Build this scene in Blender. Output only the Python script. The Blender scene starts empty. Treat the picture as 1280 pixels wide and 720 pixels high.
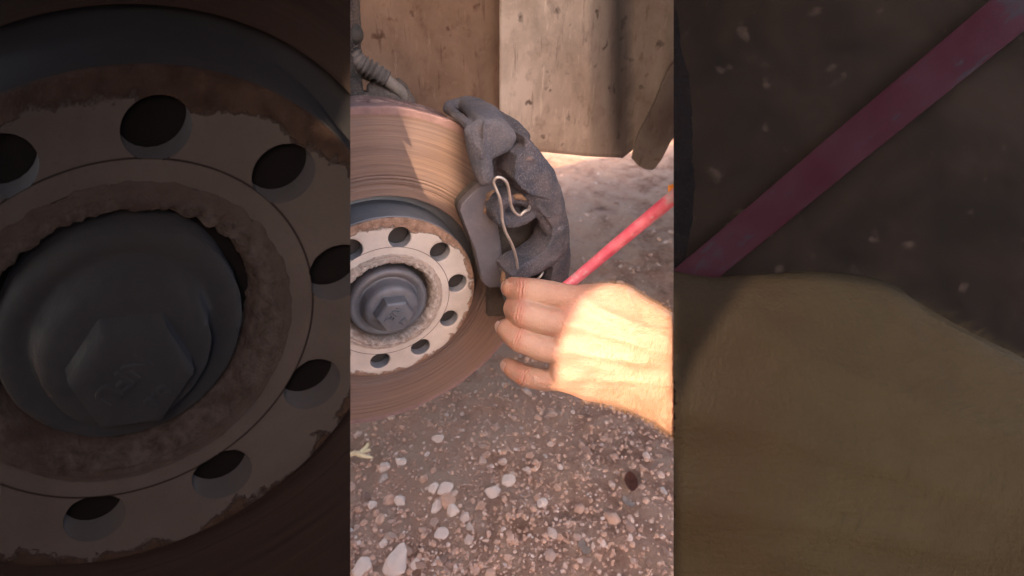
import bpy, bmesh, math, random
import numpy as np
from mathutils import Vector, Matrix, noise
from mathutils.geometry import delaunay_2d_cdt
random.seed(7)
PI = math.pi
SC = bpy.context.scene
COL = SC.collection

# ------------------------------------------------------------------ camera
FPX = 579.26                                   # focal length in photo pixels (1280 wide)
CAM = Vector((-0.0444, -0.2973, 0.2151))
PIT, YAW = 0.612, 0.468
FW = Vector((math.sin(YAW)*math.cos(PIT), math.cos(YAW)*math.cos(PIT), -math.sin(PIT)))
RT = Vector((math.cos(YAW), -math.sin(YAW), 0))
UP = RT.cross(FW)
cd = bpy.data.cameras.new('camera')
cam = bpy.data.objects.new('camera', cd); COL.objects.link(cam)
cam.matrix_world = Matrix((( RT.x, UP.x, -FW.x, CAM.x), (RT.y, UP.y, -FW.y, CAM.y), (RT.z, UP.z, -FW.z, CAM.z), (0,0,0,1)))
cd.sensor_width = 36; cd.lens = 36*FPX/1280; cd.clip_start = .01; cd.clip_end = 400
cd.dof.use_dof = True; cd.dof.focus_distance = .33; cd.dof.aperture_fstop = 8.0
SC.camera = cam

# ------------------------------------------------------------------ light
SUN_TO = (-FW + RT*(-0.33) + UP*0.16).normalized()      # towards the sun
elev = math.asin(SUN_TO.z); azim = math.atan2(SUN_TO.x, SUN_TO.y)
w = bpy.data.worlds.new('World'); SC.world = w; w.use_nodes = True
nt = w.node_tree; bgn = nt.nodes['Background']
sky = nt.nodes.new('ShaderNodeTexSky'); sky.sky_type = 'NISHITA'; sky.sun_disc = False
sky.sun_elevation = elev; sky.sun_rotation = azim; sky.dust_density = 4.0; sky.air_density = 1.0; sky.ozone_density = .6
tn = nt.nodes.new('ShaderNodeMix'); tn.data_type = 'RGBA'; tn.blend_type = 'MULTIPLY'; tn.inputs[0].default_value = 1
tn.inputs[7].default_value = (1, .87, .76, 1)       # warm dusty air
nt.links.new(sky.outputs[0], tn.inputs[6]); nt.links.new(tn.outputs[2], bgn.inputs[0]); bgn.inputs[1].default_value = 0.15
sd = bpy.data.lights.new('sun', 'SUN'); sd.energy = 1.9; sd.angle = math.radians(.5); sd.color = (1, .74, .50)
sun = bpy.data.objects.new('sun', sd); COL.objects.link(sun)
sun.rotation_euler = SUN_TO.to_track_quat('Z', 'Y').to_euler()
SC.view_settings.view_transform = 'Standard'; SC.view_settings.look = 'None'
SC.view_settings.exposure = 2.95; SC.view_settings.gamma = 1
GZ = -0.40                                     # ground level

# ------------------------------------------------------------------ helpers
def at(u, v, d):                               # point seen at photo pixel u,v at depth d
    return CAM + FW*d + RT*((u-640)/FPX*d) - UP*((v-360)/FPX*d)
def ray(u, v): return FW + RT*((u-640)/FPX) - UP*((v-360)/FPX)
def aty(u, v, y):                              # on the upright plane y
    r = ray(u, v); return CAM + r*((y-CAM.y)/r.y)
def atz(u, v, z):
    r = ray(u, v); return CAM + r*((z-CAM.z)/r.z)
def project(p):
    q = Vector(p)-CAM; z = q.dot(FW)
    return 640+FPX*q.dot(RT)/z, 360-FPX*q.dot(UP)/z, z
def tag(o, label=None, cat=None, group=None, kind=None):
    if label: o['label'] = label
    if cat: o['category'] = cat
    if group: o['group'] = group
    if kind: o['kind'] = kind
    return o
def empty(name, loc=(0,0,0)):
    o = bpy.data.objects.new(name, None); COL.objects.link(o); o.location = loc; o.empty_display_size = .02
    return o
def link(name, me, mat=None, parent=None):
    o = bpy.data.objects.new(name, me); COL.objects.link(o)
    if mat: me.materials.clear(); me.materials.append(mat)
    if parent:
        o.parent = parent; o.matrix_parent_inverse = Matrix.Translation(-Vector(parent.location))
    return o
def smooth(me, ang=40):
    me.polygons.foreach_set('use_smooth', [True]*len(me.polygons))
    me.set_sharp_from_angle(angle=math.radians(ang))
def from_bm(bm, name, mat, parent=None, ang=40, sm=True):
    me = bpy.data.meshes.new(name); bm.to_mesh(me); bm.free()
    if sm: smooth(me, ang)
    return link(name, me, mat, parent)

# ------------------------------------------------------------------ materials
class MB:
    def __init__(s, name):
        s.m = bpy.data.materials.new(name); s.m.use_nodes = True
        s.n = s.m.node_tree.nodes; s.l = s.m.node_tree.links
        s.b = s.n['Principled BSDF']
        s.tc = s.n.new('ShaderNodeTexCoord')
    def coord(s, attr=None, scale=None):
        if attr:
            a = s.n.new('ShaderNodeAttribute'); a.attribute_name = attr; o = a.outputs['Vector']
        else: o = s.tc.outputs['Object']
        if scale:
            mp = s.n.new('ShaderNodeMapping'); mp.inputs['Scale'].default_value = scale
            s.l.new(o, mp.inputs[0]); o = mp.outputs[0]
        return o
    def noise(s, co, sc, det=6, rough=.6, dist=0):
        t = s.n.new('ShaderNodeTexNoise'); t.inputs['Scale'].default_value = sc; t.inputs['Detail'].default_value = det
        t.inputs['Roughness'].default_value = rough; t.inputs['Distortion'].default_value = dist
        s.l.new(co, t.inputs['Vector']); return t.outputs['Fac']
    def voro(s, co, sc, feat='F1'):
        t = s.n.new('ShaderNodeTexVoronoi'); t.inputs['Scale'].default_value = sc; t.feature = feat
        s.l.new(co, t.inputs['Vector']); return t.outputs['Distance']
    def ramp(s, f, stops):
        r = s.n.new('ShaderNodeValToRGB'); e = r.color_ramp.elements
        while len(e) < len(stops): e.new(.5)
        for q, (p, c) in zip(e, stops):
            q.position = p; q.color = (c, c, c, 1) if not hasattr(c, '__len__') else (*c, 1)
        s.l.new(f, r.inputs[0]); return r.outputs[0]
    def step(s, f, a, b):                      # exact linear step (a ramp is too coarse for millimetres)
        m = s.n.new('ShaderNodeMapRange'); m.inputs['From Min'].default_value = a; m.inputs['From Max'].default_value = b
        s.l.new(f, m.inputs['Value']); return m.outputs[0]
    def mix(s, f, a, b, typ='MIX'):
        m = s.n.new('ShaderNodeMix'); m.data_type = 'RGBA'; m.blend_type = typ
        for k, v in ((0, f), (6, a), (7, b)):
            if hasattr(v, 'is_output'): s.l.new(v, m.inputs[k])
            elif k == 0: m.inputs[0].default_value = v
            else: m.inputs[k].default_value = (*v, 1)
        return m.outputs[2]
    def math(s, op, a, b=0, c=None):
        m = s.n.new('ShaderNodeMath'); m.operation = op
        for k, v in enumerate((a, b) if c is None else (a, b, c)):
            if hasattr(v, 'is_output'): s.l.new(v, m.inputs[k])
            else: m.inputs[k].default_value = v
        return m.outputs[0]
    def sep(s, co):
        x = s.n.new('ShaderNodeSeparateXYZ'); s.l.new(co, x.inputs[0]); return x.outputs
    def comb(s, x, y, z):
        c = s.n.new('ShaderNodeCombineXYZ')
        for k, v in enumerate((x, y, z)):
            if hasattr(v, 'is_output'): s.l.new(v, c.inputs[k])
            else: c.inputs[k].default_value = v
        return c.outputs[0]
    def set(s, col=None, rough=None, metal=None, spec=None, dim=1):  # dim gives a darkened copy, the dimness put into the base colour
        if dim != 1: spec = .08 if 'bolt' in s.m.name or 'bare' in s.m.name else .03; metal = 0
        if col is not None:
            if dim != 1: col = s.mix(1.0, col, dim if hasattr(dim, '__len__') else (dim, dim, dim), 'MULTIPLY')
            if hasattr(col, 'is_output'): s.l.new(col, s.b.inputs['Base Color'])
            else: s.b.inputs['Base Color'].default_value = (*col, 1)
        for k, v in (('Roughness', rough), ('Metallic', metal), ('Specular IOR Level', spec)):
            if v is None: continue
            if hasattr(v, 'is_output'): s.l.new(v, s.b.inputs[k])
            else: s.b.inputs[k].default_value = v
    def bump(s, h, dist, strength=1.0, prev=None):
        b = s.n.new('ShaderNodeBump'); b.inputs['Distance'].default_value = dist; b.inputs['Strength'].default_value = strength
        s.l.new(h, b.inputs['Height'])
        if prev is not None: s.l.new(prev, b.inputs['Normal'])
        s.l.new(b.outputs[0], s.b.inputs['Normal']); return b.outputs[0]

def radial(m):                                 # (radius in m, angle) of the disc from attribute dp
    x, y, z = m.sep(m.coord('dp'))
    r = m.math('SQRT', m.math('ADD', m.math('MULTIPLY', x, x), m.math('MULTIPLY', z, z)))
    a = m.math('ARCTAN2', z, x)
    return r, a, x, z
def mat_rotor(dim=1):
    m = MB('rusty_polished_iron'); r, a, x, z = radial(m)
    ca, sa = m.math('COSINE', a), m.math('SINE', a)
    co = m.comb(m.math('MULTIPLY', r, 1000.0), m.math('MULTIPLY', ca, .9), m.math('MULTIPLY', sa, .9))
    n1 = m.noise(co, .45, 6, .8); n2 = m.noise(co, 2.4, 4, .7)
    big = m.noise(m.coord('dp'), 22, 4)
    c = m.mix(m.ramp(n1, [(.3, 0), (.72, 1)]), (.10, .066, .056), (.235, .152, .120))
    c = m.mix(m.ramp(n2, [(.55, 0), (.75, .5)]), c, (.36, .24, .185))
    c = m.mix(m.ramp(big, [(.45, 0), (.7, .5)]), c, (.15, .115, .11))
    edge = m.step(m.math('ADD', r, m.math('MULTIPLY', m.math('SUBTRACT', m.noise(m.coord('dp'), 90), .5), .004)), .1362, .1370)
    c = m.mix(edge, c, m.mix(m.noise(m.coord('dp'), 160), (.12, .07, .07), (.27, .17, .16)))
    m.set(c, m.ramp(n1, [(.3, .62), (.7, .5)]), 0, .25, dim)
    m.bump(m.math('ADD', n1, m.math('MULTIPLY', n2, .5)), .00025, .6)
    return m.m
def mat_rustrim(dim=1):
    m = MB('flaky_rust'); co = m.coord('dp'); n = m.noise(co, 140, 8, .7); k = m.noise(co, 40, 5)
    c = m.mix(m.ramp(n, [(.35, 0), (.65, 1)]), (.10, .058, .055), (.30, .19, .17))
    c = m.mix(m.ramp(k, [(.5, 0), (.7, .8)]), c, (.20, .14, .135))
    m.set(c, .85, 0, .3, dim); m.bump(n, .0015, 1); return m.m
def mat_hat(dim=1):
    m = MB('dull_blue_grey_hat'); co = m.coord('dp'); n = m.noise(co, 60, 6); k = m.noise(m.coord('dp', (30, 300, 30)), 1.5, 5)
    c = m.mix(n, (.105, .11, .125), (.20, .20, .22)); c = m.mix(m.ramp(k, [(.5, 0), (.8, .6)]), c, (.26, .22, .21))
    m.set(c, .6, .25, .5, dim); m.bump(n, .0004, .6); return m.m
def mat_flange(dim=1):
    m = MB('pale_painted_flange'); r, a, x, z = radial(m); co = m.coord('dp')
    n = m.noise(co, 150, 8, .7); n2 = m.noise(co, 45, 5, .6); fine = m.noise(co, 600, 4, .7)
    pale = m.mix(m.ramp(n2, [(.3, 0), (.7, 1)]), (.45, .375, .33), (.58, .495, .44))
    pale = m.mix(m.ramp(fine, [(.57, 0), (.75, .45)]), pale, (.25, .18, .15))
    rr = m.math('ADD', r, m.math('ADD', m.math('MULTIPLY', m.math('SUBTRACT', n, .5), .016), m.math('MULTIPLY', m.math('SUBTRACT', n2, .5), .024)))
    low = m.math('MULTIPLY', m.step(m.math('MULTIPLY', z, -1), .02, .06), -.0012)
    rr = m.math('ADD', rr, m.math('ADD', low, m.math('MULTIPLY', m.step(z, .01, .05), .0035)))
    rust = m.step(rr, .0667, .0682)
    rc = m.mix(m.ramp(n, [(.35, 0), (.62, 1)]), (.15, .080, .052), (.36, .225, .165))
    rc = m.mix(m.ramp(fine, [(.6, 0), (.7, .7)]), rc, (.5, .38, .31))
    c = m.mix(rust, pale, rc)
    sp = m.ramp(m.voro(co, 95), [(.03, 1), (.09, 0)])
    c = m.mix(m.math('MULTIPLY', sp, m.ramp(n2, [(.45, 0), (.6, .8)])), c, (.22, .12, .085))
    ln = m.math('SUBTRACT', 1.0, m.step(m.math('ABSOLUTE', m.math('SUBTRACT', r, .0487)), .00018, .0004))
    c = m.mix(ln, c, (.14, .10, .09))
    m.set(c, .68, .05, .35, dim)
    m.bump(m.math('ADD', m.math('MULTIPLY', m.math('MULTIPLY', n, rust), 1.4), m.math('MULTIPLY', fine, .12)), .0012, 1); return m.m
def mat_bore(dim=1):
    m = MB('crusty_hub_bore'); co = m.coord('dp'); n = m.noise(co, 230, 8, .75); k = m.noise(co, 70, 5)
    c = m.mix(m.ramp(n, [(.32, 0), (.62, 1)]), (.24, .165, .13), (.66, .55, .49))
    c = m.mix(m.ramp(k, [(.5, 0), (.65, .8)]), c, (.32, .22, .18))
    r_, _, _, _ = radial(m)
    c = m.mix(m.math('MULTIPLY', m.step(m.math('ADD', r_, m.math('MULTIPLY', m.math('SUBTRACT', k, .5), .008)), .0388, .0402), .8), c, m.mix(n, (.40, .30, .25), (.62, .50, .43)))
    m.set(c, .85, 0, .3, dim); m.bump(n, .0035, 1); return m.m
def mat_cap(dim=1):
    m = MB('blue_black_bolt_steel'); co = m.coord('dp'); n = m.noise(co, 120, 8, .65); k = m.noise(co, 38, 4)
    c = m.mix(n, (.085, .085, .10), (.165, .165, .185)); c = m.mix(m.ramp(k, [(.45, 0), (.68, .8)]), c, (.12, .135, .16))
    x, y, z = m.sep(co)
    c = m.mix(m.math('MULTIPLY', m.math('MULTIPLY', m.step(z, .006, .022), .7), m.ramp(k, [(.35, .2), (.6, 1)])), c, (.20, .16, .15))
    m.set(c, m.ramp(n, [(.3, .7), (.7, .48)]), .35, .5, dim); m.bump(n, .0007, .9); return m.m
def mat_dark(dim=1):
    m = MB('dark_brown_steel'); co = m.coord('dp'); n = m.noise(co, 110, 6)  # very dark brown for the surfaces behind the holes
    m.set(m.mix(n, (.018, .014, .013), (.055, .043, .038)), .75, 0, .4, dim); return m.m
def mat_holewall(dim=1):
    m = MB('bare_grey_steel'); n = m.noise(m.coord('dp'), 130, 6)
    m.set(m.mix(n, (.20, .19, .20), (.36, .34, .35)), .55, .3, .5, dim); return m.m

def mat_cast(name='rough_cast_iron', dim=1, smoothk=1.0, tint=(.062, .068, .092), dust=(.150, .126, .140)):
    m = MB(name); co = m.coord()
    n = m.noise(co, 760, 6, .8); k = m.noise(co, 55, 5, .6); b = m.noise(co, 130, 6, .7)
    c = m.mix(m.ramp(k, [(.36, 0), (.66, 1)]), tint, dust)
    c = m.mix(m.ramp(n, [(.52, 0), (.70, .7*smoothk)]), c, (.38, .33, .34))
    c = m.mix(m.ramp(n, [(.28, .8*smoothk), (.45, 0)]), c, (.045, .038, .042))
    c = m.mix(m.ramp(m.noise(co, 34, 4), [(.68, 0), (.76, .6)]), c, (.24, .13, .08))
    m.set(c, .78, .05, .35, dim)
    m.bump(m.math('ADD', m.math('MULTIPLY', n, .35*smoothk), m.math('MULTIPLY', b, .65*smoothk)), .006, 1.0); return m.m
def mat_plain(name, c1, c2, sc=80, rough=.7, metal=0, bump=.0008, bs=None, dim=1, stretch=None):
    m = MB(name); co = m.coord(scale=stretch) ; n = m.noise(co, sc, 7, .65); f = m.noise(co, sc*5, 5, .7)
    c = m.mix(m.ramp(n, [(.3, 0), (.7, 1)]), c1, c2)
    c = m.mix(m.ramp(f, [(.55, 0), (.8, .35)]), c, tuple(min(1, q*1.6) for q in c2))
    m.set(c, rough, metal, .4, dim); m.bump(m.math('ADD', n, m.math('MULTIPLY', f, .4)), bump, .8); return m.m
def mat_liner(lightness=1.0, stripe=True, name='dusty_arch_liner', warm=(1, 1, 1)):
    m = MB(name); co = m.coord(); uv = m.coord('luv'); u, v, _ = m.sep(uv)
    n = m.noise(m.coord(scale=(1, 1, .75)), 22, 7, .62, .6); k = m.noise(m.coord(scale=(1.2, 1.2, .8)), 48, 6, .68); f = m.noise(co, 260, 7, .75)
    wa = m.n.new('ShaderNodeTexNoise'); wa.inputs['Scale'].default_value = 55; wa.inputs['Detail'].default_value = 5; m.l.new(co, wa.inputs['Vector'])
    vm = m.n.new('ShaderNodeVectorMath'); vm.operation = 'MULTIPLY_ADD'; vm.inputs[1].default_value = (.03, .03, .05); m.l.new(wa.outputs['Color'], vm.inputs[0]); m.l.new(co, vm.inputs[2])
    sp = m.voro(vm.outputs[0], 44); sc2 = m.noise(m.coord(scale=(5, 5, .6)), 30, 5, .7)
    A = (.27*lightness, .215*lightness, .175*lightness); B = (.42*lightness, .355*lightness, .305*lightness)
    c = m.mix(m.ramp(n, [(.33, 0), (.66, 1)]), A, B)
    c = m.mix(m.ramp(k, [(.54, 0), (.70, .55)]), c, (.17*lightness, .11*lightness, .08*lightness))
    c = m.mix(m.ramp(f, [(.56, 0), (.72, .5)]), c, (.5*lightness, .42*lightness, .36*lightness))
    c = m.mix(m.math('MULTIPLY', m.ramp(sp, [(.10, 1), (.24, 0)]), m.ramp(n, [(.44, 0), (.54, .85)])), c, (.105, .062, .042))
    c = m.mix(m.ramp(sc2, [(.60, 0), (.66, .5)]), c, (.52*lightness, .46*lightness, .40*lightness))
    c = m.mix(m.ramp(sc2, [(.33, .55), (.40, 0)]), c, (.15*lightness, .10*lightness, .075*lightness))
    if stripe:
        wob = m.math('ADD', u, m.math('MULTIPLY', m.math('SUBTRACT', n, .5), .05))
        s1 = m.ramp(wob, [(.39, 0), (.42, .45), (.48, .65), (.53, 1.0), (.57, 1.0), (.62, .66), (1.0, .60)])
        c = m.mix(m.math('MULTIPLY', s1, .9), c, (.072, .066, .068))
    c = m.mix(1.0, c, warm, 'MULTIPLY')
    m.set(c, .82, 0, .3); m.bump(m.math('ADD', m.math('MULTIPLY', f, .4), k), .0012, .8); return m.m
def mat_skin(dim=1):
    m = MB('skin'); co = m.coord('sk') ; n = m.noise(co, 45, 5); f = m.noise(co, 420, 5, .7); v = m.voro(co, 900)
    w1 = m.noise(m.coord('sk', (60, 330, 60)), 2.2, 4, .6, .8)
    fine = m.noise(m.coord('sk', (900, 250, 900)), 1.4, 3, .6)
    a = m.n.new('ShaderNodeAttribute'); a.attribute_name = 'red'
    c = m.mix(m.ramp(n, [(.3, 0), (.7, 1)]), (.33, .19, .137), (.44, .27, .195))
    c = m.mix(a.outputs['Fac'], c, (.40, .155, .115))
    c = m.mix(m.ramp(f, [(.56, 0), (.74, .35)]), c, (.36, .17, .11))
    m.set(c, .5, 0, .4, dim)
    if dim == 1:
        m.b.inputs['Subsurface Weight'].default_value = .45; m.b.inputs['Subsurface Scale'].default_value = .006
        m.b.inputs['Subsurface Radius'].default_value = (1, .3, .15)
    m.bump(m.math('ADD', m.math('ADD', m.math('MULTIPLY', v, .2), m.math('MULTIPLY', fine, .5)), m.math('MULTIPLY', w1, .4)), .0011 if dim == 1 else .0012, .8); return m.m
def mat_redpaint(dim=1):
    m = MB('chipped_red_paint'); co = m.coord('bar'); n = m.noise(co, 55, 6, .6); f = m.noise(m.coord('bar', (1, 1, .35)), 240, 7, .75)
    c = m.mix(m.ramp(n, [(.35, 0), (.65, 1)]), (.60, .065, .125), (.78, .21, .28))
    sc = m.ramp(m.math('ADD', m.math('MULTIPLY', f, .6), m.math('MULTIPLY', n, .4)), [(.545, 0), (.575, 1)])
    c = m.mix(m.math('MULTIPLY', sc, .8), c, (.50, .42, .44))
    c = m.mix(m.ramp(f, [(.30, .7), (.36, 0)]), c, (.26, .02, .035))
    m.set(c, .55, 0, .45, dim); m.bump(f, .0005, .7); return m.m
def mat_ground(dim=1):
    m = MB('trodden_dirt'); co = m.coord(); n = m.noise(co, 3.2, 6, .6); k = m.noise(co, 17, 8, .7, .3); f = m.noise(co, 120, 8, .75); g = m.noise(co, 480, 4, .7)
    c = m.mix(m.ramp(n, [(.40, 0), (.60, 1)]), (.30, .165, .118), (.52, .32, .24))
    c = m.mix(m.ramp(k, [(.44, 0), (.58, .9)]), c, (.50, .33, .25))
    c = m.mix(m.ramp(k, [(.30, .8), (.44, 0)]), c, (.12, .068, .048))
    c = m.mix(m.ramp(f, [(.56, 0), (.70, .7)]), c, (.36, .25, .205))
    c = m.mix(m.ramp(g, [(.3, .6), (.42, 0)]), c, (.09, .055, .043))
    m.set(c, .95, 0, .15, dim)
    b = m.bump(k, .02, 1); m.bump(m.math('ADD', f, m.math('MULTIPLY', g, .4)), .009, 1, b); return m.m
def mat_stone(name='pale_pebble'):
    m = MB(name); a = m.n.new('ShaderNodeAttribute'); a.attribute_name = 'tone'
    oi = m.n.new('ShaderNodeObjectInfo'); r = m.math('FRACT', m.math('ADD', a.outputs['Fac'], oi.outputs['Random']))
    c = m.ramp(r, [(0, (.20, .115, .085)), (.25, (.33, .20, .155)), (.5, (.46, .31, .25)), (.75, (.60, .44, .38)), (1, (.40, .32, .29))])
    n = m.noise(m.coord(), 180, 6); c = m.mix(m.ramp(n, [(.4, 0), (.75, .5)]), c, (.26, .17, .14))
    m.set(c, .85, 0, .3); m.bump(n, .002, .7); return m.m

# ------------------------------------------------------------------ the two enlarged side panels
MAG = 3.168
PD_L, PD_R = .250, .266                         # distance of the carved panels from the camera plane
def relief(D, k, y_ref=0.0):
    """carve a scene point into a panel: enlarged outline, real but shallow depth"""
    def f(p, depth=None):
        u, v, z = project(p)
        X = (u-640)*MAG/FPX*D; Y = -(v-360)*MAG/FPX*D
        return CAM + RT*X + UP*Y + FW*(D + (p[1] if depth is None else depth)*k)
    return f
def trim(me, D, left, right):
    """cut a panel part back to the edges of its board (undercut sides)"""
    bm = bmesh.new(); bm.from_mesh(me)
    for sgn, px in ((-1, left), (1, right)):
        x = (px-640)/FPX*D
        # the inner edge leans away from the opening between the panels
        inner = abs(px-640) < 250
        n = RT*sgn
        if inner: n = (RT*sgn + FW*.352).normalized()
        co = CAM + FW*D + RT*x
        bmesh.ops.bisect_plane(bm, geom=bm.verts[:]+bm.edges[:]+bm.faces[:], plane_co=co, plane_no=n, clear_outer=True)
    for sgn in (-1, 1):
        co = CAM + FW*D + UP*(sgn*400/FPX*D)
        bmesh.ops.bisect_plane(bm, geom=bm.verts[:]+bm.edges[:]+bm.faces[:], plane_co=co, plane_no=UP*sgn, clear_outer=True)
    bm.to_mesh(me); bm.free()

# ------------------------------------------------------------------ brake disc + hub, used full size and as panel relief
HOLE_PH = 1.284
def build_rings(sx):
    """sx: dict(map, mats, parent, trim)"""
    P, M, post = sx['map'], sx['mats'], sx['post']
    def put(name, verts, faces, mat, parent, ang=35, label=None):
        me = bpy.data.meshes.new(name)
        me.from_pydata([P(v) for v in verts], [], faces)
        at_ = me.attributes.new('dp', 'FLOAT_VECTOR', 'POINT')
        at_.data.foreach_set('vector', np.array([tuple(v) for v in verts], dtype='f').ravel())
        post(me)
        if sx.get('split') and name not in ('cooling_vanes', 'lettering'):
            bm = bmesh.new(); bm.from_mesh(me); left = set(bm.verts); groups = []
            while left:
                st_ = [left.pop()]; g = set(st_)
                while st_:
                    q = st_.pop()
                    for e in q.link_edges:
                        w_ = e.other_vert(q)
                        if w_ in left: left.discard(w_); g.add(w_); st_.append(w_)
                groups.append({q.index for q in g})
            bm.free()
            if 1 < len(groups) < 4:
                for g in groups[1:]:
                    m3 = me.copy(); b3 = bmesh.new(); b3.from_mesh(m3); b3.verts.ensure_lookup_table()
                    bmesh.ops.delete(b3, geom=[q for q in b3.verts if q.index not in g], context='VERTS'); b3.to_mesh(m3); b3.free()
                    smooth(m3, ang); link(name, m3, mat, parent)
                b3 = bmesh.new(); b3.from_mesh(me)
                bmesh.ops.delete(b3, geom=[q for q in b3.verts if q.index not in groups[0]], context='VERTS'); b3.to_mesh(me); b3.free()
        smooth(me, ang)
        o = link(name, me, mat, parent)
        if label: o['label'] = label
        return o
    def lathe(prof, seg=220, jit=None, closed=False, a0=0, a1=2*PI):
        vs, fs = [], []; n = len(prof)
        for i in range(seg):
            a = a0+(a1-a0)*i/seg
            for j, (r, y) in enumerate(prof):
                if jit: dr, dy = jit(r, y, a)
                else: dr = dy = 0
                vs.append(Vector(((r+dr)*math.cos(a), y+dy, (r+dr)*math.sin(a))))
        for i in range(seg):
            i2 = (i+1) % seg
            for j in range(n-1 if not closed else n):
                j2 = (j+1) % n
                fs.append((i*n+j, i*n+j2, i2*n+j2, i2*n+j))
        return vs, fs
    disc, hub = sx['disc'], sx['hub']
    # friction ring, front cheek with turned grooves
    rnd = random.Random(3)
    prof = [(.0806, .027), (.0806, .0172), (.0812, .0165)]
    r = .082
    while r < .1355:
        g = rnd.uniform(-.00008, .00008)
        if abs(r-.0885) < .0012 or abs(r-.093) < .0009: g = .0008
        if .0955 < r < .0962: g = .0006
        prof.append((r, .0166+g)); r += .00075
    prof += [(.1362, .0161), (.1378, .0160), (.1405, .0158), (.1415, .0166), (.1415, .0265), (.0806, .027)]
    j = lambda r, y, a: ((noise.noise(Vector((math.cos(a)*9, math.sin(a)*9, r*60)))*.0011 + noise.noise(Vector((math.cos(a)*30, math.sin(a)*30, 3)))*.0005) if r > .139 else 0,
                         noise.noise(Vector((math.cos(a)*22, math.sin(a)*22, 7)))*.0004 if r > .137 else 0)
    v, f = lathe(prof, 300, j); put('friction_ring', v, f, M['rotor'], disc, 30)
    # rear cheek and rusty rim
    v, f = lathe([(.085, .0365), (.1385, .0365), (.1408, .0372), (.1412, .0475), (.085, .0475), (.085, .0365)], 260,
                 lambda r, y, a: (noise.noise(Vector((math.cos(a)*14, math.sin(a)*14, y*80)))*.0016 if r > .12 else 0, 0))
    if not sx.get('split'): put('rear_ring', v, f, M['rim'], disc)
    # cooling vanes joined (too many and too small to pick apart)
    vs, fs = [], []
    for i in range(72):
        a = 2*PI*i/72; c, s = math.cos(a), math.sin(a)
        b = len(vs)
        for rr in (.086, .1385):
            for t in (-.0012, .0012):
                for y in (.0262, .0368): vs.append(Vector((rr*c-t*s, y, rr*s+t*c)))
        fs += [(b, b+1, b+3, b+2), (b+4, b+6, b+7, b+5), (b, b+4, b+5, b+1), (b+2, b+3, b+7, b+6)]
    if not sx.get('split'): o = put('cooling_vanes', vs, fs, M['rim'], disc); o['kind'] = 'stuff'
    # hat: side wall down to the friction ring
    v, f = lathe([(.0700, .0018), (.0716, .0030), (.0722, .012), (.0724, .0200), (.0730, .0300), (.0815, .0330), (.0870, .0330)], 220)
    put('hat', v, f, M['hat'], disc)
    # flange face with ten bolt holes
    vs, fs = [], []; hv, hf = [], []
    N, K = 48, 6
    RI, RO, RH, rh = .0485, .0703, .0560, .0083
    def border(t, half=PI/10):
        # walk round the sector border, t in 0..1
        q = t*4
        if q < 1: return RO, -half+2*half*q
        if q < 2: return RO+(RI-RO)*(q-1), half
        if q < 3: return RI, half-2*half*(q-2)
        return RI+(RO-RI)*(q-3), -half
    for h in range(10):
        a0 = HOLE_PH - h*PI/5; b = len(vs); rb = rh*(1.0 if h % 2 == 0 else .97)
        cx, cz = RH*math.cos(a0), RH*math.sin(a0)
        for i in range(N):
            rr, aa = border(i/N)
            bx, bz = rr*math.cos(a0+aa), rr*math.sin(a0+aa)
            d = math.atan2(bz-cz, bx-cx)
            hx, hz = cx+rb*math.cos(d), cz+rb*math.sin(d)
            for k in range(K+1):
                t = (k/K)**1.3
                vs.append(Vector((hx+(bx-hx)*t, (.0006 if k == 0 else 0.0), hz+(bz-hz)*t)))
            for (q, y) in ((1.0, .0006), (1.0, .0085)):
                hv.append(Vector((cx+rb*math.cos(d)*q, y, cz+rb*math.sin(d)*q)))
        for i in range(N):
            i2 = (i+1) % N
            for k in range(K): fs.append((b+i*(K+1)+k, b+i*(K+1)+k+1, b+i2*(K+1)+k+1, b+i2*(K+1)+k))
        if h >= 0:
            hb = 0
            hfaces = [(2*i, 2*i+1, 2*((i+1) % N)+1, 2*((i+1) % N)) for i in range(N)]
            sub = hv[:]; hv = []
            put('bolt_hole', sub, hfaces, M['hole'], disc)
    # rolled outer edge of the flange
    b = len(vs); S = 240
    edge = [(.0703, 0), (.0709, .0003), (.0713, .0012), (.0711, .0022)]
    v2, f2 = lathe(edge, S)
    vs += v2; fs += [tuple(b+q for q in ff) for ff in f2]
    put('flange_face', vs, fs, M['flange'], disc, 30)
    # step and raised crusty centre lip
    v, f = lathe([(.0486, .00005), (.0425, .00005)], 200)
    put('centre_ring', v, f, M['flange'], disc)
    def jb(r, y, a):
        q = noise.noise(Vector((math.cos(a)*14, math.sin(a)*14, r*500)))
        q2 = noise.noise(Vector((math.cos(a)*40, math.sin(a)*40, r*900)))
        return q*.0010+q2*.0004, q2*.0008+q*.0006
    v, f = lathe([(.0430, -.0001), (.0422, -.0016), (.0412, -.0012), (.0402, -.0022), (.0392, -.0014), (.0378, -.0024), (.0366, -.0016), (.0356, -.0004), (.0345, .004), (.0342, .016)], 220, jb)
    put('crusty_lip', v, f, M['bore'], disc, 60)
    # things behind the openings
    v, f = lathe([(.0200, .0140), (.0345, .0140)], 120); put('hub_face', v, f, M['dark'], hub)
    v, f = lathe([(.0350, .0090), (.0700, .0090)], 120); put('hub_plate', v, f, M['dark'], hub)
    # hub cap: dished washer head of the axle bolt
    v, f = lathe([(.0300, .0130), (.0304, .0045), (.0301, .0014), (.0292, -.0004), (.0275, -.0010), (.0258, -.0006), (.0242, .0006), (.0230, .0014), (.0220, .0010), (.0213, -.0012), (.0208, -.0050), (.0202, -.0078), (.0188, -.0092), (.0160, -.0098), (.0100, -.0102), (.0001, -.0102)], 160,
                 lambda r, y, a: (noise.noise(Vector((math.cos(a)*5, math.sin(a)*5, y*200)))*.0003, noise.noise(Vector((math.cos(a)*3, math.sin(a)*3, r*90)))*.0004))
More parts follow.
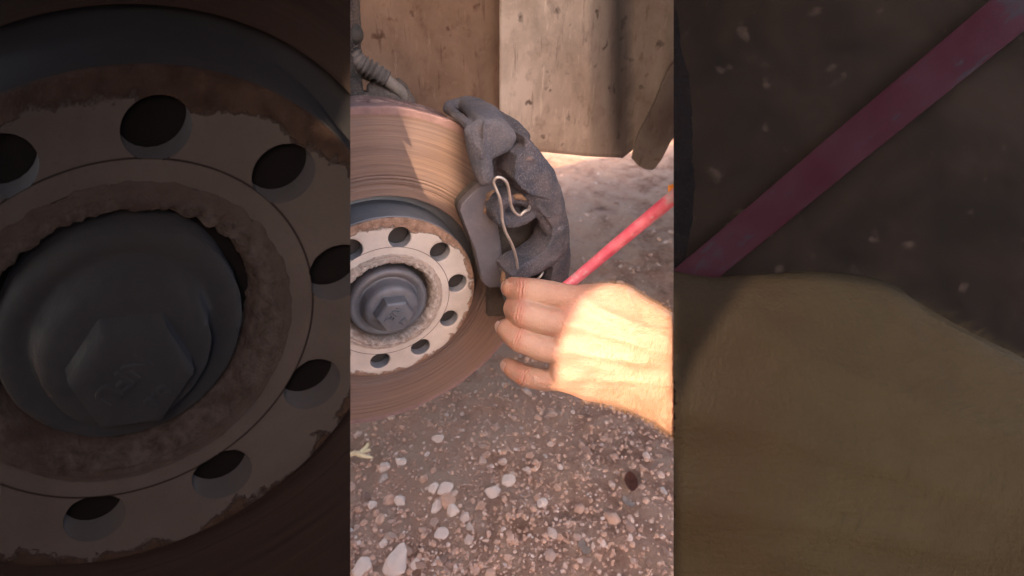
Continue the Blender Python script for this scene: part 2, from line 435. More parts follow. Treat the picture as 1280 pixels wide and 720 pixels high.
    put('bolt_flange', v, f, M['cap'], hub, 50)
    # hexagon head
    vs, fs = [], []
    rings = [(.0149, -.008), (.0147, -.0160), (.0141, -.0180), (.0128, -.0190), (.0090, -.0192), (.0000, -.0190)]
    hp = .86
    S = 96
    for (rr, y) in rings:
        for i in range(S):
            a = 2*PI*i/S
            s6 = math.cos(PI/6)/math.cos((a % (PI/3))-PI/6)
            k = 1.0 if y > -.016 else (.6 if y > -.0185 else 0)
            q = rr*(s6 if k == 1 else s6*.985 if rr > .01 else .95)
            vs.append(Vector((q*math.cos(a+hp), y, q*math.sin(a+hp))))
    for j_ in range(len(rings)-1):
        for i in range(S): fs.append((j_*S+i, j_*S+(i+1) % S, (j_+1)*S+(i+1) % S, (j_+1)*S+i))
    hexo = put('hex_head', vs, fs, M['cap'], hub, 28)
    # raised lettering on the head
    for txt, size, ox, oz, rot in (('NFU', .0078, -.0026, .0027, math.radians(217)), ('8.8', .0056, .0046, -.0050, math.radians(217))):
        cu = bpy.data.curves.new('lettering', 'FONT'); cu.body = txt; cu.size = size; cu.extrude = .0011; cu.align_x = 'CENTER'; cu.align_y = 'CENTER'
        cu.resolution_u = 3; cu.bevel_depth = .0001
        to = bpy.data.objects.new('tmp', cu); COL.objects.link(to)
        dg = bpy.context.evaluated_depsgraph_get(); me0 = bpy.data.meshes.new_from_object(to.evaluated_get(dg))
        vs = []
        for q in me0.vertices:
            x, y = q.co.x, q.co.y
            x2, y2 = x*math.cos(rot)-y*math.sin(rot), x*math.sin(rot)+y*math.cos(rot)
            vs.append(Vector((ox+x2, -.0193-q.co.z, oz+y2)))
        fs = [tuple(p.vertices) for p in me0.polygons]
        bpy.data.objects.remove(to); bpy.data.meshes.remove(me0)
        put('lettering', vs, fs, M['cap'], hexo)

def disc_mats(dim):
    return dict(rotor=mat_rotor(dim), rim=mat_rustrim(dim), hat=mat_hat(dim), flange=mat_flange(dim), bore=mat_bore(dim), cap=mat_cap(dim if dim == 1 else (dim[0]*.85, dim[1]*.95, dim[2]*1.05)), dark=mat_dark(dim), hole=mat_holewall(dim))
disc = tag(empty('brake_disc'), 'full size rusty brake disc with ten bolt holes, in the daylight beside the hand', 'brake disc')
hub = tag(empty('axle_hub'), 'blue grey axle bolt and hub in the centre of the full size brake disc', 'wheel hub')
build_rings(dict(map=lambda v: v, mats=disc_mats(1), post=lambda me: None, disc=disc, hub=hub))

# ------------------------------------------------------------------ ground
def hgt(x, y):
    a = noise.fractal(Vector((x*2.2, y*2.2, 0)), .9, 2.1, 3)*.012
    b = noise.fractal(Vector((x*14, y*14, 4)), .8, 2.2, 4)*.0085
    d = math.hypot(x-.3, y-.2)
    return GZ + (a+b)*(1 if d < 3 else 3/d)
def make_ground():
    n = 480; vs = []
    def wp(t): return math.sinh(t*6.2)/math.sinh(6.2)*70
    g = [wp(-1+2*i/n) for i in range(n+1)]
    # denser near the wheel
    for j in range(n+1):
        for i in range(n+1):
            x, y = .35+g[i], .25+g[j]; vs.append((x, y, hgt(x, y)))
    fs = [(j*(n+1)+i, j*(n+1)+i+1, (j+1)*(n+1)+i+1, (j+1)*(n+1)+i) for j in range(n) for i in range(n)]
    me = bpy.data.meshes.new('ground'); me.from_pydata(vs, [], fs); smooth(me, 180)
    return tag(link('ground', me, mat_ground()), kind='structure')
make_ground()
def stone_mesh(seed, sub=2, flat=.7):
    bm = bmesh.new(); bmesh.ops.create_icosphere(bm, subdivisions=sub, radius=1)
    rnd = random.Random(seed); ax = [Vector((rnd.uniform(-1, 1), rnd.uniform(-1, 1), rnd.uniform(-1, 1))).normalized() for _ in range(9)]
    lim = [rnd.uniform(.55, .9) for _ in ax]
    for v in bm.verts:
        for a, l in zip(ax, lim):
            d = v.co.dot(a)
            if d > l: v.co -= a*(d-l)*.92
        v.co *= 1+noise.noise(v.co*2+Vector((seed, 0, 0)))*.15
        v.co.z *= flat
    return bm
ST = mat_stone()
# fine gravel, one object
def gravel(name='gravel', count=6500, med=.12, tone=(.3, .3), seed=11, mat=None, label='fine pink grey gravel scattered over the red brown dirt', dadd=.6):
    protos = []
    for s in range(14):
        bm = stone_mesh(s+50, 1, .65); protos.append(([v.co.copy() for v in bm.verts], [tuple(v.index for v in f.verts) for f in bm.faces])); bm.free()
    V, Fc, T = [], [], []; rnd = random.Random(seed); cnt = 0
    while cnt < count:
        if rnd.random() < .62: u, v = rnd.uniform(380, 900), rnd.uniform(380, 800)
        else: u, v = rnd.uniform(640, 1000), rnd.uniform(180, 480)
        p = atz(u, v, GZ)
        dens = noise.noise(Vector((p.x*5, p.y*5, 2)))+.35
        if rnd.random() > dens+dadd: continue
        far = (p-CAM).length
        if far > 3.0: continue
        s = min(.0125, .0016*math.exp(rnd.gauss(med, .62)))
        z = hgt(p.x, p.y)
        pv, pf = protos[rnd.randrange(14)]; a = rnd.uniform(0, 6.28); c, sn = math.cos(a), math.sin(a); b = len(V); t = min(.95, abs(rnd.gauss(*tone)))
        ex = rnd.uniform(.75, 1.35)
        for q in pv:
            x, y = q.x*s*ex, q.y*s
            V.append((p.x+x*c-y*sn, p.y+x*sn+y*c, z+q.z*s-s*.1)); T.append(t)
        Fc += [tuple(b+i for i in f) for f in pf]; cnt += 1
    me = bpy.data.meshes.new(name); me.from_pydata(V, [], Fc)
    me.attributes.new('tone', 'FLOAT', 'POINT').data.foreach_set('value', np.array(T, dtype='f')); smooth(me, 50)
    tag(link(name, me, mat or ST), label, 'gravel', kind='stuff')
gravel('gravel', 12500, -.18, (.36, .30))
gravel('soil_crumbs', 17000, -.1, (.1, .1), 23, mat_plain('soil_crumb', (.30, .17, .12), (.50, .31, .235), 60, .95, 0, .001), 'small crumbs of red brown soil lying over the dirt', .6)
# single stones: u, v, size in px, aspect, angle, tone, label
PE = 'small pale pebbles lying loose on the dirt'
stones = [(493, 697, 19, 1.0, .9, .72, 'large pinkish wedge shaped stone, biggest on the dirt below the disc'),
 (451, 708, 14, 1, .3, .66, 'round pale stone left of the large wedge shaped stone'),
 (519, 703, 8, 1, .3, .5, 'small pale stone just right of the large wedge shaped stone'),
 (635, 604, 10, 1.1, .2, .7, 'whitish rounded stone touching another stone below the hand, right one of the pair'),
 (617, 618, 10, 1.3, 2.9, .7, 'flat whitish stone touching another stone below the hand, left one of the pair'),
 (548, 550, 9, .8, 1.4, .62, 'tall whitish stone just beneath the rim of the brake disc'),
 (567, 642, 10, .9, 1.0, .75, 'pointed white stone left of the pair of whitish stones'),
 (551, 669, 9, 1.2, .4, .72, 'blocky white stone above and right of the large wedge shaped stone'),
 (499, 625, 9, 1.0, .8, .6, 'pale pink rounded stone lying alone midway between disc rim and wedge shaped stone'),
 (465, 630, 7, .9, .2, .45, 'dull pink pebble near the left edge of the dirt'),
 (501, 578, 7, 1.2, 2.6, .5, 'small buff pebble below the lowest part of the disc rim'),
 (557, 616, 9, 1.3, .4, .65, 'low whitish stone in a loose cluster, right of the tall cluster stone'),
 (543, 614, 9, .9, 1.2, .7, 'upright whitish stone in a loose cluster of stones on the dirt'),
 (548, 634, 8, 2.0, .8, .6, 'long thin grey white stone lying below the loose cluster'),
 (479, 677, 7, .9, .2, .33, 'yellowish tan pebble above the large wedge shaped stone'),
 (677, 631, 7, 1.4, .5, .6, 'pale stone to the lower right of the pair of whitish stones')]
rnd = random.Random(5)
for i in range(40):
    u = rnd.uniform(444, 838); v = rnd.uniform(535, 715) if i < 32 else rnd.uniform(470, 535)
    stones.append((u, v, rnd.uniform(4.0, 7.5), rnd.uniform(.8, 1.5), rnd.uniform(0, 3), rnd.uniform(.3, .8), None))
for (u, v) in ((770, 255), (738, 264), (776, 331), (832, 304), (798, 330), (748, 218)): stones.append((u, v, 3.6, 1.2, .4, .6, None))
SM = []
for s in range(12):
    bm = stone_mesh(s, 3, .62); me = bpy.data.meshes.new('stone'); bm.to_mesh(me); bm.free(); smooth(me, 35); SM.append(me); me.materials.append(ST)
SP = []
PALE = mat_plain('pale_pink_stone', (.50, .37, .32), (.64, .50, .44), 90, .85, 0, .001)
for me in SM:
    m2 = me.copy(); m2.materials.clear(); m2.materials.append(PALE); SP.append(m2)
for i, (u, v, s, asp, ang, tone, lab) in enumerate(stones):
    p = atz(u, v, GZ); z = hgt(p.x, p.y); dist = (p-CAM).dot(FW); R = s*dist/FPX*.92
    me = SM[i % 12] if lab is None else SP[i % 12]
    if i == 0:
        bm = stone_mesh(91, 3, .6)
        for q in bm.verts:
            t = (q.co.y+1)/2
            q.co.x *= 1.15-.75*t; q.co.x += .35*t; q.co.y *= 1.15
        me = bpy.data.meshes.new('stone'); bm.to_mesh(me); bm.free(); smooth(me, 32); me.materials.append(PALE)
    o = bpy.data.objects.new('stone', me); COL.objects.link(o)
    o.location = (p.x, p.y, z+R*.06); o.scale = (R*asp, R, R*.9); o.rotation_euler = (rnd.uniform(-.15, .15), rnd.uniform(-.15, .15), -YAW+(ang if i else 0))
    tag(o, lab or 'small pale pebble lying loose on the red brown dirt', 'stone', 'single stones on the dirt' if lab else PE)
# straw, twig, leaf
STRAW = mat_plain('dry_straw', (.50, .38, .22), (.68, .54, .36), 60, .8)
def tube_mesh(pts, rad, seg=8, name='t', attr=None):
    """pts world, rad list or float -> mesh with rounded ends"""
    pts = [Vector(p) for p in pts]
    n = len(pts); rr = [rad]*n if not hasattr(rad, '__len__') else rad
    vs, fs, ts = [], [], []; prev = None; L = 0
    for i, p in enumerate(pts):
        d = (pts[min(i+1, n-1)]-pts[max(i-1, 0)]).normalized()
        if prev is None: a = d.orthogonal().normalized()
        else: a = (prev-d*prev.dot(d)).normalized()
        prev = a; b = d.cross(a)
        if i: L += (p-pts[i-1]).length
        for k in range(seg):
            t = 2*PI*k/seg; vs.append(p+(a*math.cos(t)+b*math.sin(t))*rr[i]); ts.append((math.cos(t)*rr[i], math.sin(t)*rr[i], L))
    for i in range(n-1):
        for k in range(seg): fs.append((i*seg+k, i*seg+(k+1) % seg, (i+1)*seg+(k+1) % seg, (i+1)*seg+k))
    fs.append(tuple(range(seg-1, -1, -1))); fs.append(tuple((n-1)*seg+k for k in range(seg)))
    me = bpy.data.meshes.new(name); me.from_pydata(vs, [], fs)
    if attr:
        q = me.attributes.new(attr, 'FLOAT_VECTOR', 'POINT'); q.data.foreach_set('vector', np.array(ts, dtype='f').ravel())
    smooth(me, 50); return me
def spline(pts, sub=6):
    P = [Vector(p) for p in pts]; out = []
    for i in range(len(P)-1):
        a, b, c, d = P[max(i-1, 0)], P[i], P[i+1], P[min(i+2, len(P)-1)]
        for k in range(sub):
            t = k/sub
            out.append(.5*((2*b)+(c-a)*t+(2*a-5*b+4*c-d)*t*t+(3*b-a-3*c+d)*t**3))
    out.append(P[-1]); return out
bm = bmesh.new()
for pl in ([(425, 577), (440, 571), (455, 568), (464, 565)], [(448, 570), (456, 573), (466, 575)], [(452, 569), (458, 563), (461, 557)]):
    me = tube_mesh(spline([atz(u, v, GZ)+Vector((0, 0, .006)) for u, v in pl], 4), [.0042-.0022*i/(4*(len(pl)-1)) for i in range(4*(len(pl)-1)+1)], 7)
    bm.from_mesh(me)
tag(from_bm(bm, 'twig', STRAW), 'forked cream twig poking in from the left under the disc', 'twig')
def leaf(u, v, s, rot, c1, c2, label, curl=.5):
    bm = bmesh.new(); n = 8; rows = []
    for i in range(n+1):
        t = i/n; wd = math.sin(PI*t)**.7*.36
        rows.append([bm.verts.new((x*wd, t-.5, .10*abs(x)*wd*4+curl*(t-.5)**2+.03)) for x in (-1, -.5, 0, .5, 1)])
    for i in range(n):
        for k in range(4):
            try: bm.faces.new((rows[i][k], rows[i][k+1], rows[i+1][k+1], rows[i+1][k]))
            except ValueError: pass
    bmesh.ops.solidify(bm, geom=bm.faces[:], thickness=.015)
    p = atz(u, v, GZ); R = s*(p-CAM).dot(FW)/FPX
    o = from_bm(bm, 'dead_leaf', mat_plain('dry_leaf', c1, c2, 4, .7, 0, .02)); o.location = (p.x, p.y, hgt(p.x, p.y)+.002); o.scale = (R, R, R); o.rotation_euler = (.2, .3, rot)
    tag(o, label, 'leaf')
leaf(786, 606, 26, -.5, (.10, .03, .022), (.22, .08, .05), 'dark reddish curled dead leaf on the dirt below the wrist')
leaf(794, 598, 18, -.2, (.28, .15, .10), (.40, .24, .17), 'pale brown dead leaf scrap leaning on the dark red leaf')
for k, (u, v) in enumerate(((781, 628), (787, 634), (727, 687), (732, 693))):
    leaf(u, v, 13, k*1.3, (.55, .44, .40), (.72, .6, .56), ['white papery scrap below the dark red leaf', 'second white papery scrap just below the first, under the dark red leaf', 'upper of two white scraps near the bottom of the dirt', 'lower of two white scraps near the bottom of the dirt'][k], .9)

# ------------------------------------------------------------------ remeshed castings
def hull(pts):
    bm = bmesh.new()
    for p in pts: bm.verts.new(p)
    bmesh.ops.convex_hull(bm, input=bm.verts[:])
    junk = [v for v in bm.verts if not v.link_faces]; bmesh.ops.delete(bm, geom=junk, context='VERTS')
    me = bpy.data.meshes.new('h'); bm.to_mesh(me); bm.free(); return me
def prism(poly, y0, y1, s1=1.0):
    """photo outline laid on the plane y0 (front) and drawn straight back to y1; concave allowed"""
    a = [aty(u, v, y0) for u, v in poly]; n = len(a); c = sum(a, Vector())/n
    b = [Vector((c.x+(p.x-c.x)*s1, y1, c.z+(p.z-c.z)*s1)) for p in a]
    bm = bmesh.new(); va = [bm.verts.new(p) for p in a]; vb = [bm.verts.new(p) for p in b]
    bm.faces.new(va); bm.faces.new(vb[::-1])
    for i in range(n): bm.faces.new((va[i], vb[i], vb[(i+1) % n], va[(i+1) % n]))
    bmesh.ops.triangulate(bm, faces=[f for f in bm.faces if len(f.verts) > 4])
    bmesh.ops.recalc_face_normals(bm, faces=bm.faces[:])
    me = bpy.data.meshes.new('p'); bm.to_mesh(me); bm.free(); return me
def ball(c, r, sub=3):
    bm = bmesh.new(); bmesh.ops.create_icosphere(bm, subdivisions=sub, radius=r, matrix=Matrix.Translation(Vector(c)))
    me = bpy.data.meshes.new('b'); bm.to_mesh(me); bm.free(); return me
def sph_pts(c, r, n=60):
    out = []
    for i in range(n):
        z = 1-2*(i+.5)/n; t = i*2.39996; q = math.sqrt(1-z*z); out.append(Vector(c)+Vector((q*math.cos(t), q*math.sin(t), z))*r)
    return out
def remesh(meshes, voxel, sm=4, fac=.5, disp=None):
    bm = bmesh.new()
    for me in meshes: bm.from_mesh(me); bpy.data.meshes.remove(me)
    me = bpy.data.meshes.new('r'); bm.to_mesh(me); bm.free()
    o = bpy.data.objects.new('tmp', me); COL.objects.link(o)
    m = o.modifiers.new('r', 'REMESH'); m.mode = 'VOXEL'; m.voxel_size = voxel
    s = o.modifiers.new('s', 'SMOOTH'); s.iterations = sm; s.factor = fac
    dg = bpy.context.evaluated_depsgraph_get(); out = bpy.data.meshes.new_from_object(o.evaluated_get(dg))
    bpy.data.objects.remove(o); bpy.data.meshes.remove(me)
    if disp:
        vn = [v.normal.copy() for v in out.vertices]
        for v, n in zip(out.vertices, vn): v.co += n*disp(v.co, n)
    smooth(out, 180)
    return out

CAST = mat_cast()
CASTS = mat_cast('smoother_cast_iron', 1, .6, (.078, .081, .100), (.150, .130, .140))
cal = tag(empty('brake_caliper', (.11, 0, .05)), 'rough blue grey cast iron brake caliper clamped over the disc, above the fingers', 'brake caliper')
def pebbly(amp, sc=260):
    def f(co, n):
        return amp*(noise.fractal(co*sc, .8, 2.1, 3)*.6 + noise.noise(co*sc*.22)*1.2)
    return f
# main casting, built from overlapping rounded strokes
def S_(u, v, y, rad): return sph_pts(aty(u, v, y), rad, 48)
def stroke(pts, depth=0.0):
    """rounded stroke through (u, v, y, r); depth draws it straight back"""
    out = []
    for a, b in zip(pts, pts[1:]):
        q = S_(*a)+S_(*b)
        if depth: q = q+[p+Vector((0, depth, 0)) for p in q]
        out.append(hull(q))
    return out
body = []
body += stroke([(652, 184, -.010, .0085), (666, 203, -.020, .009), (679, 224, -.026, .010), (688, 252, -.027, .0105), (694, 285, -.026, .0110), (694, 325, -.022, .0130), (686, 405, -.018, .0130)], .060)
body.append(hull(S_(655, 197, -.033, .0062)+S_(668, 207, -.034, .0065)+S_(652, 226, -.032, .0062)+S_(676, 236, -.034, .0070)+S_(655, 197, -.012, .006)+S_(652, 230, -.012, .006)+S_(680, 236, -.012, .006)))
body.append(hull(S_(660, 238, -.032, .0055)+S_(680, 246, -.033, .0070)+S_(688, 266, -.031, .0070)+S_(672, 262, -.030, .0045)+S_(676, 250, -.012, .007)+S_(690, 266, -.012, .007)))
body.append(hull(S_(672, 262, -.030, .0045)+S_(692, 270, -.030, .0080)+S_(697, 296, -.028, .0080)+S_(694, 284, -.012, .008)))
body.append(prism([(616, 196), (648, 192), (660, 240), (618, 244)], -.012, .004))                               # flat seat in the notch
# ring shaped boss with a sunk centre
body += stroke([(622, 262, -.027, .0048), (628, 253, -.028, .0044), (642, 248, -.028, .0042), (656, 249, -.028, .0042), (667, 258, -.028, .0044)], .016)
body += stroke([(622, 262, -.027, .0050), (626, 274, -.029, .0050), (642, 278, -.030, .0048), (656, 273, -.030, .0046), (668, 264, -.029, .0046)], .018)
body.append(prism([(624, 256), (640, 246), (664, 252), (668, 266), (642, 280), (626, 274)], -.0215, -.004))
# lower bow
body += stroke([(698, 292, -.028, .0085), (697, 308, -.031, .0078), (686, 321, -.033, .0074), (670, 331, -.034, .0068), (654, 340, -.034, .0064), (642, 347, -.032, .0058)], .018)
body.append(prism([(648, 362), (676, 352), (704, 338), (706, 400), (640, 400)], -.018, .0))
body.append(hull(S_(634, 356, -.026, .006)+S_(646, 400, -.02, .006)+S_(634, 356, -.005, .006)+S_(646, 400, -.0, .006)))
body.append(prism([(600, 300), (640, 210), (690, 240), (706, 340), (690, 400), (640, 400)], .050, .085))
body.append(prism([(656, 170), (668, 182), (686, 210), (698, 240), (706, 272), (709, 305), (706, 345), (700, 400), (684, 400), (690, 345), (697, 312), (698, 288), (688, 270), (676, 250), (664, 240)], -.0375, .0))
body.append(prism([(646, 193), (658, 188), (672, 200), (686, 226), (690, 250), (664, 244), (652, 236), (643, 224)], -.0405, -.01))
body.append(prism([(705, 285), (707, 302), (702, 318), (690, 330), (672, 340), (652, 349), (640, 352), (637, 344), (650, 333), (668, 325), (682, 315), (690, 302), (693, 288)], -.0395, -.015))
cm = remesh(body, .0009, 3, .5, pebbly(.0006, 420))
link('caliper_body', cm, CAST, cal)
link('pocket_floor', remesh([prism([(606, 244), (640, 246), (668, 254), (696, 284), (696, 330), (690, 396), (610, 396), (616, 330), (608, 262)], -.0070, -.001)], .0011, 2, .5, pebbly(.0005)), mat_plain('dusty_recess_shade', (.035, .026, .022), (.080, .060, .050), 90, .95, 0, .0015), cal)  # brown dust, with the shade of the recess put into its colour
# bridge claw: rounded finger on the outer face, drawn back over the rim
pc = []
pc.append(hull(S_(589, 164, -.026, .0050)+S_(604, 157, -.027, .0050)+S_(620, 159, -.028, .0055)+S_(632, 170, -.028, .0055)+S_(632, 180, -.027, .0055)+S_(612, 188, -.027, .0060)+S_(595, 186, -.026, .0055)))
pc += stroke([(598, 178, -.027, .0068), (604, 204, -.027, .0066), (607, 222, -.028, .0058)])
pc += stroke([(592, 180, -.025, .0052), (600, 208, -.025, .0058), (605, 221, -.026, .0056)])
pc.append(hull(S_(607, 158, -.026, .0055)+S_(634, 172, -.027, .0060)+S_(622, 164, -.026, .0060)+S_(612, 143, .010, .0070)+S_(597, 134, .030, .0065)+S_(582, 130, .042, .0060)+S_(592, 133, .042, .006)))
pc.append(hull(S_(562, 133, .042, .0045)+S_(582, 129, .045, .0055)+S_(598, 133, .045, .0055)+S_(590, 134, .050, .005)))
pc += stroke([(560, 136, .040, .0040), (574, 146, .012, .0032), (585, 156, -.012, .0034), (592, 163, -.022, .0042)])
pc.append(tube_mesh([aty(u, v, -.0335) for u, v in ((606, 150), (604, 158), (605, 170), (604, 184), (601, 198))], .0011, 8))
pm = remesh(pc, .0008, 5, .5, pebbly(.00035, 200))
link('bridge_claw', pm, CASTS, cal)
kn = remesh(stroke([(629, 151, .030, .0060), (642, 159, .020, .0062), (653, 172, .012, .0062)], .02), .0009, 5, .5, pebbly(.0006))
link('carrier_lug', kn, CAST, cal)
# rust stained abutment patches
RUST = mat_plain('orange_rust', (.13, .085, .062), (.30, .17, .10), 120, .9, 0, .002)
for rp in (hull(S_(612, 243, -.0145, .0035)+S_(608, 262, -.0140, .0035)+S_(620, 240, -.0145, .0030)), hull(S_(633, 343, -.0260, .0042)+S_(631, 351, -.0265, .0040)), hull(S_(646, 246, -.0310, .0022)+S_(657, 246, -.0312, .0024))):
    link('rusty_patch', remesh([rp], .0007, 3, .5, pebbly(.0005)), RUST, cal)
# pad
PADM = mat_plain('smooth_grey_pad_plate', (.092, .082, .095), (.135, .118, .130), 60, .62, .1, .0004)
pad = tag(empty('brake_pad', (.08, -.01, .03)), 'smooth dark grey brake pad plate held between disc and caliper', 'brake pad')
po = [(575, 264), (577, 256), (583, 249), (600, 233), (614, 230), (622, 238), (618, 262), (622, 285), (628, 320), (633, 352), (630, 359), (612, 360), (604, 354), (600, 338), (594, 312), (584, 288)]
link('backing_plate', remesh([prism(po, -.0155, -.0085)], .0007, 4, .5), PADM, pad)
link('friction_lining', remesh([prism([(u+2, v+1) for u, v in po], -.0035, .0155, .96)], .0014, 2, .5), mat_plain('pad_lining', (.05, .045, .042), (.10, .085, .08), 220, .9, 0, .001), pad)
# retaining spring
WIRE = mat_plain('worn_steel_wire', (.33, .29, .275), (.52, .47, .44), 150, .42, .75, .0003)
spring = tag(empty('retaining_spring', (.11, -.04, .05)), 'thin bent steel wire spring clipped across the caliper pocket', 'wire spring')
sp = [(648, 352, -.036), (648, 342, -.038), (645, 322, -.040), (640, 306, -.041), (632, 290, -.041), (628, 276, -.040), (627, 262, -.040), (624, 246, -.040), (619, 234, -.039), (617, 227, -.039), (621, 222, -.040), (628, 223, -.041), (634, 230, -.041), (637, 244, -.040), (639, 257, -.039), (644, 266, -.039), (650, 269, -.038), (656, 264, -.038), (661, 262, -.036), (662, 258, -.033)]
wmesh = tube_mesh(spline([aty(u, v, y) for u, v, y in sp], 6), .00108, 10)
link('spring_wire', wmesh, WIRE, spring)
wmesh = tube_mesh(spline([aty(u, v, y) for u, v, y in [(664, 355, -.033), (670, 350, -.034), (675, 346, -.035), (678, 341, -.034), (677, 336, -.03)]], 6), .00095, 10)
link('spring_tail', wmesh, mat_plain('bright_wire', (.45, .43, .42), (.62, .6, .58), 100, .4, .6, .0002), spring)

# ------------------------------------------------------------------ strut, hose, grime behind the disc
DIRTY = mat_cast('oily_speckled_grime', 1, 1.2, (.04, .036, .034), (.16, .12, .10))
st = tag(empty('suspension_strut', (-.03, .09, .12)), 'dark strut crusted with speckled grime behind the disc at the left', 'strut')
link('strut_tube', remesh([hull(sph_pts(aty(408, -30, .10), .022)+sph_pts(aty(421, 126, .09), .019)), hull(sph_pts(aty(432, 95, .085), .007)+sph_pts(aty(442, 124, .075), .009))], .0014, 3, .5, pebbly(.0011, 200)), DIRTY, st)
link('strut_bolt', remesh([ball(aty(441, 42, .085), .0075)], .0012, 2), mat_plain('black_rubber_bolt', (.02, .02, .02), (.05, .045, .04), 90), st)
hose = tag(empty('sensor_cable', (0, .08, .13)), 'sensor cable in a ribbed rubber boot above the brake disc', 'cable')
pth = spline([aty(438, 64, .085), aty(450, 78, .082), aty(466, 88, .080), aty(484, 99, .078)], 12)
rr = []
for i in range(len(pth)): rr.append(.0060+.0010*math.sin(i*2*PI/4.0+.4)+.0004*math.sin(i*1.3))
link('ribbed_boot', tube_mesh(pth, rr, 20), mat_plain('dusty_rubber', (.085, .075, .07), (.20, .17, .155), 130, .8, 0, .0006), hose)
link('cable', tube_mesh(spline([aty(480, 97, .078), aty(492, 107, .078), aty(501, 116, .08), (aty(503, 128, .085))], 5), .0047, 14), mat_plain('dusty_cable', (.17, .135, .115), (.29, .24, .21), 110, .8, 0, .0006), hose)
kk = tag(empty('steering_knuckle', (0, .08, .11)), 'grimy steering knuckle and bracket poking out above the disc rim', 'steering knuckle')
kb = [hull(sph_pts(aty(452, 92, .095), .003)+sph_pts(aty(470, 98, .095), .003)+sph_pts(aty(492, 116, .09), .003)),
      hull(sph_pts(aty(468, 112, .085), .006)+sph_pts(aty(490, 124, .08), .006)),
      hull(sph_pts(aty(450, 128, .08), .008)+sph_pts(aty(500, 132, .08), .006)),
      hull(sph_pts(aty(498, 100, .088), .0022)+sph_pts(aty(505, 108, .088), .0025)+sph_pts(aty(512, 128, .082), .004)+sph_pts(aty(497, 126, .082), .004)),
      hull(sph_pts(aty(476, 103, .088), .0035)+sph_pts(aty(486, 116, .085), .004))]
link('knuckle_casting', remesh(kb, .0010, 2, .5, pebbly(.0009, 190)), mat_cast('muddy_casting', 1, 1.1, (.11, .085, .072), (.25, .195, .165)), kk)
link('backing_shield', remesh([hull([aty(u, v, .11) for u, v in [(420, 104), (520, 128), (600, 200), (420, 300)]]+[aty(u, v, .118) for u, v in [(420, 104), (520, 128), (600, 200), (420, 300)]])], .003, 1), mat_plain('sooty_shield', (.035, .03, .028), (.08, .066, .06), 60), kk)

# ------------------------------------------------------------------ wheel arch liner
def sheet(cols, name, mat, parent, rows=40, th=.0025):
    """cols: (u, y, v_top, v_bottom) from left to right"""
    vs, uv = [], []; n = len(cols)
    for i, (u, y, vt, vb) in enumerate(cols):
        for j in range(rows+1):
            v = vt+(vb-vt)*j/rows
            p = aty(u, v, y); p.y += noise.noise(Vector((p.x*14, p.z*9, y*20)))*.0022
            vs.append(p); uv.append((i/(n-1), j/rows, 0))
    fs = [(i*(rows+1)+j, i*(rows+1)+j+1, (i+1)*(rows+1)+j+1, (i+1)*(rows+1)+j) for i in range(n-1) for j in range(rows)]
    me = bpy.data.meshes.new(name); me.from_pydata(vs, [], fs)
    q = me.attributes.new('luv', 'FLOAT_VECTOR', 'POINT'); q.data.foreach_set('vector', np.array(uv, dtype='f').ravel())
    smooth(me, 60); o = link(name, me, mat, parent)
    m = o.modifiers.new('s', 'SOLIDIFY'); m.thickness = th; m.offset = 1
    return o
def interp(keys, n):
    out = []
    us = np.linspace(keys[0][0], keys[-1][0], n)
    for u in us: out.append(tuple(float(np.interp(u, [k[0] for k in keys], [k[c] for k in keys])) for c in range(4)))
    return out
lin = tag(empty('wheel_arch_liner', (.1, .2, .1)), 'dusty stained wheel arch liner panels behind the caliper', 'wheel arch liner')
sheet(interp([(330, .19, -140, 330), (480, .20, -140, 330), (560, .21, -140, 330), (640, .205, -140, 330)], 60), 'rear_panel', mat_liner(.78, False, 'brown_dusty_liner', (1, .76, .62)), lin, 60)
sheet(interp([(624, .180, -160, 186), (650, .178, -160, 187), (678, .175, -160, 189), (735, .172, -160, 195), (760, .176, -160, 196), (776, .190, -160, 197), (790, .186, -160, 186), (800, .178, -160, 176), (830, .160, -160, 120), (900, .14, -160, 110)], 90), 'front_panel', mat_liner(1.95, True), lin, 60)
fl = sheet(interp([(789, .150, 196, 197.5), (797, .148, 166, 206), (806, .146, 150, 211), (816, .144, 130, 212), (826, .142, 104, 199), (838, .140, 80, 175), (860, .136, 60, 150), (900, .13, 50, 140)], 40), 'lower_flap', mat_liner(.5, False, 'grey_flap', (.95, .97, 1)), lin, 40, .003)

# ------------------------------------------------------------------ hand
def hp(u, v, d): return at(u, v, d)
def cap(a, ra, b, rb): return hull(sph_pts(a, ra, 80)+sph_pts(b, rb, 80))
H = dict(iM=hp(722, 375, .330), mM=hp(712, 406, .3265), rM=hp(706, 439, .3285), pM=hp(704, 472, .337))
hand_parts = []
def finger(joints):
    for (a, ra), (b, rb) in zip(joints, joints[1:]): hand_parts.append(cap(a, ra, b, rb))
finger([(H['iM'], .0105), (hp(690, 368, .329), .0098), (hp(658, 363, .327), .0096), (hp(641, 360, .336), .0084), (hp(639, 360, .350), .0070)])
finger([(H['mM'], .0105), (hp(682, 401, .325), .0100), (hp(655, 392, .324), .0104), (hp(644, 386, .337), .0092), (hp(646, 382, .352), .0072)])
finger([(H['rM'], .0100), (hp(676, 435, .327), .0094), (hp(650, 424, .327), .0095), (hp(634, 412, .333), .0076), (hp(631, 410, .3375), .0070)])
finger([(H['pM'], .0095), (hp(682, 475, .339), .0084), (hp(657, 470, .342), .0084), (hp(641, 461, .349), .0072), (hp(635, 457, .353), .0060)])
W = [(hp(850, 425, .318), .020), (hp(850, 490, .318), .021)]
def hs(*L):
    pts = []
    for c, r in L: pts += sph_pts(c, r, 70)
    hand_parts.append(hull(pts))
mid1, mid2 = (hp(775, 382, .333), .0155), (hp(780, 470, .331), .0175)
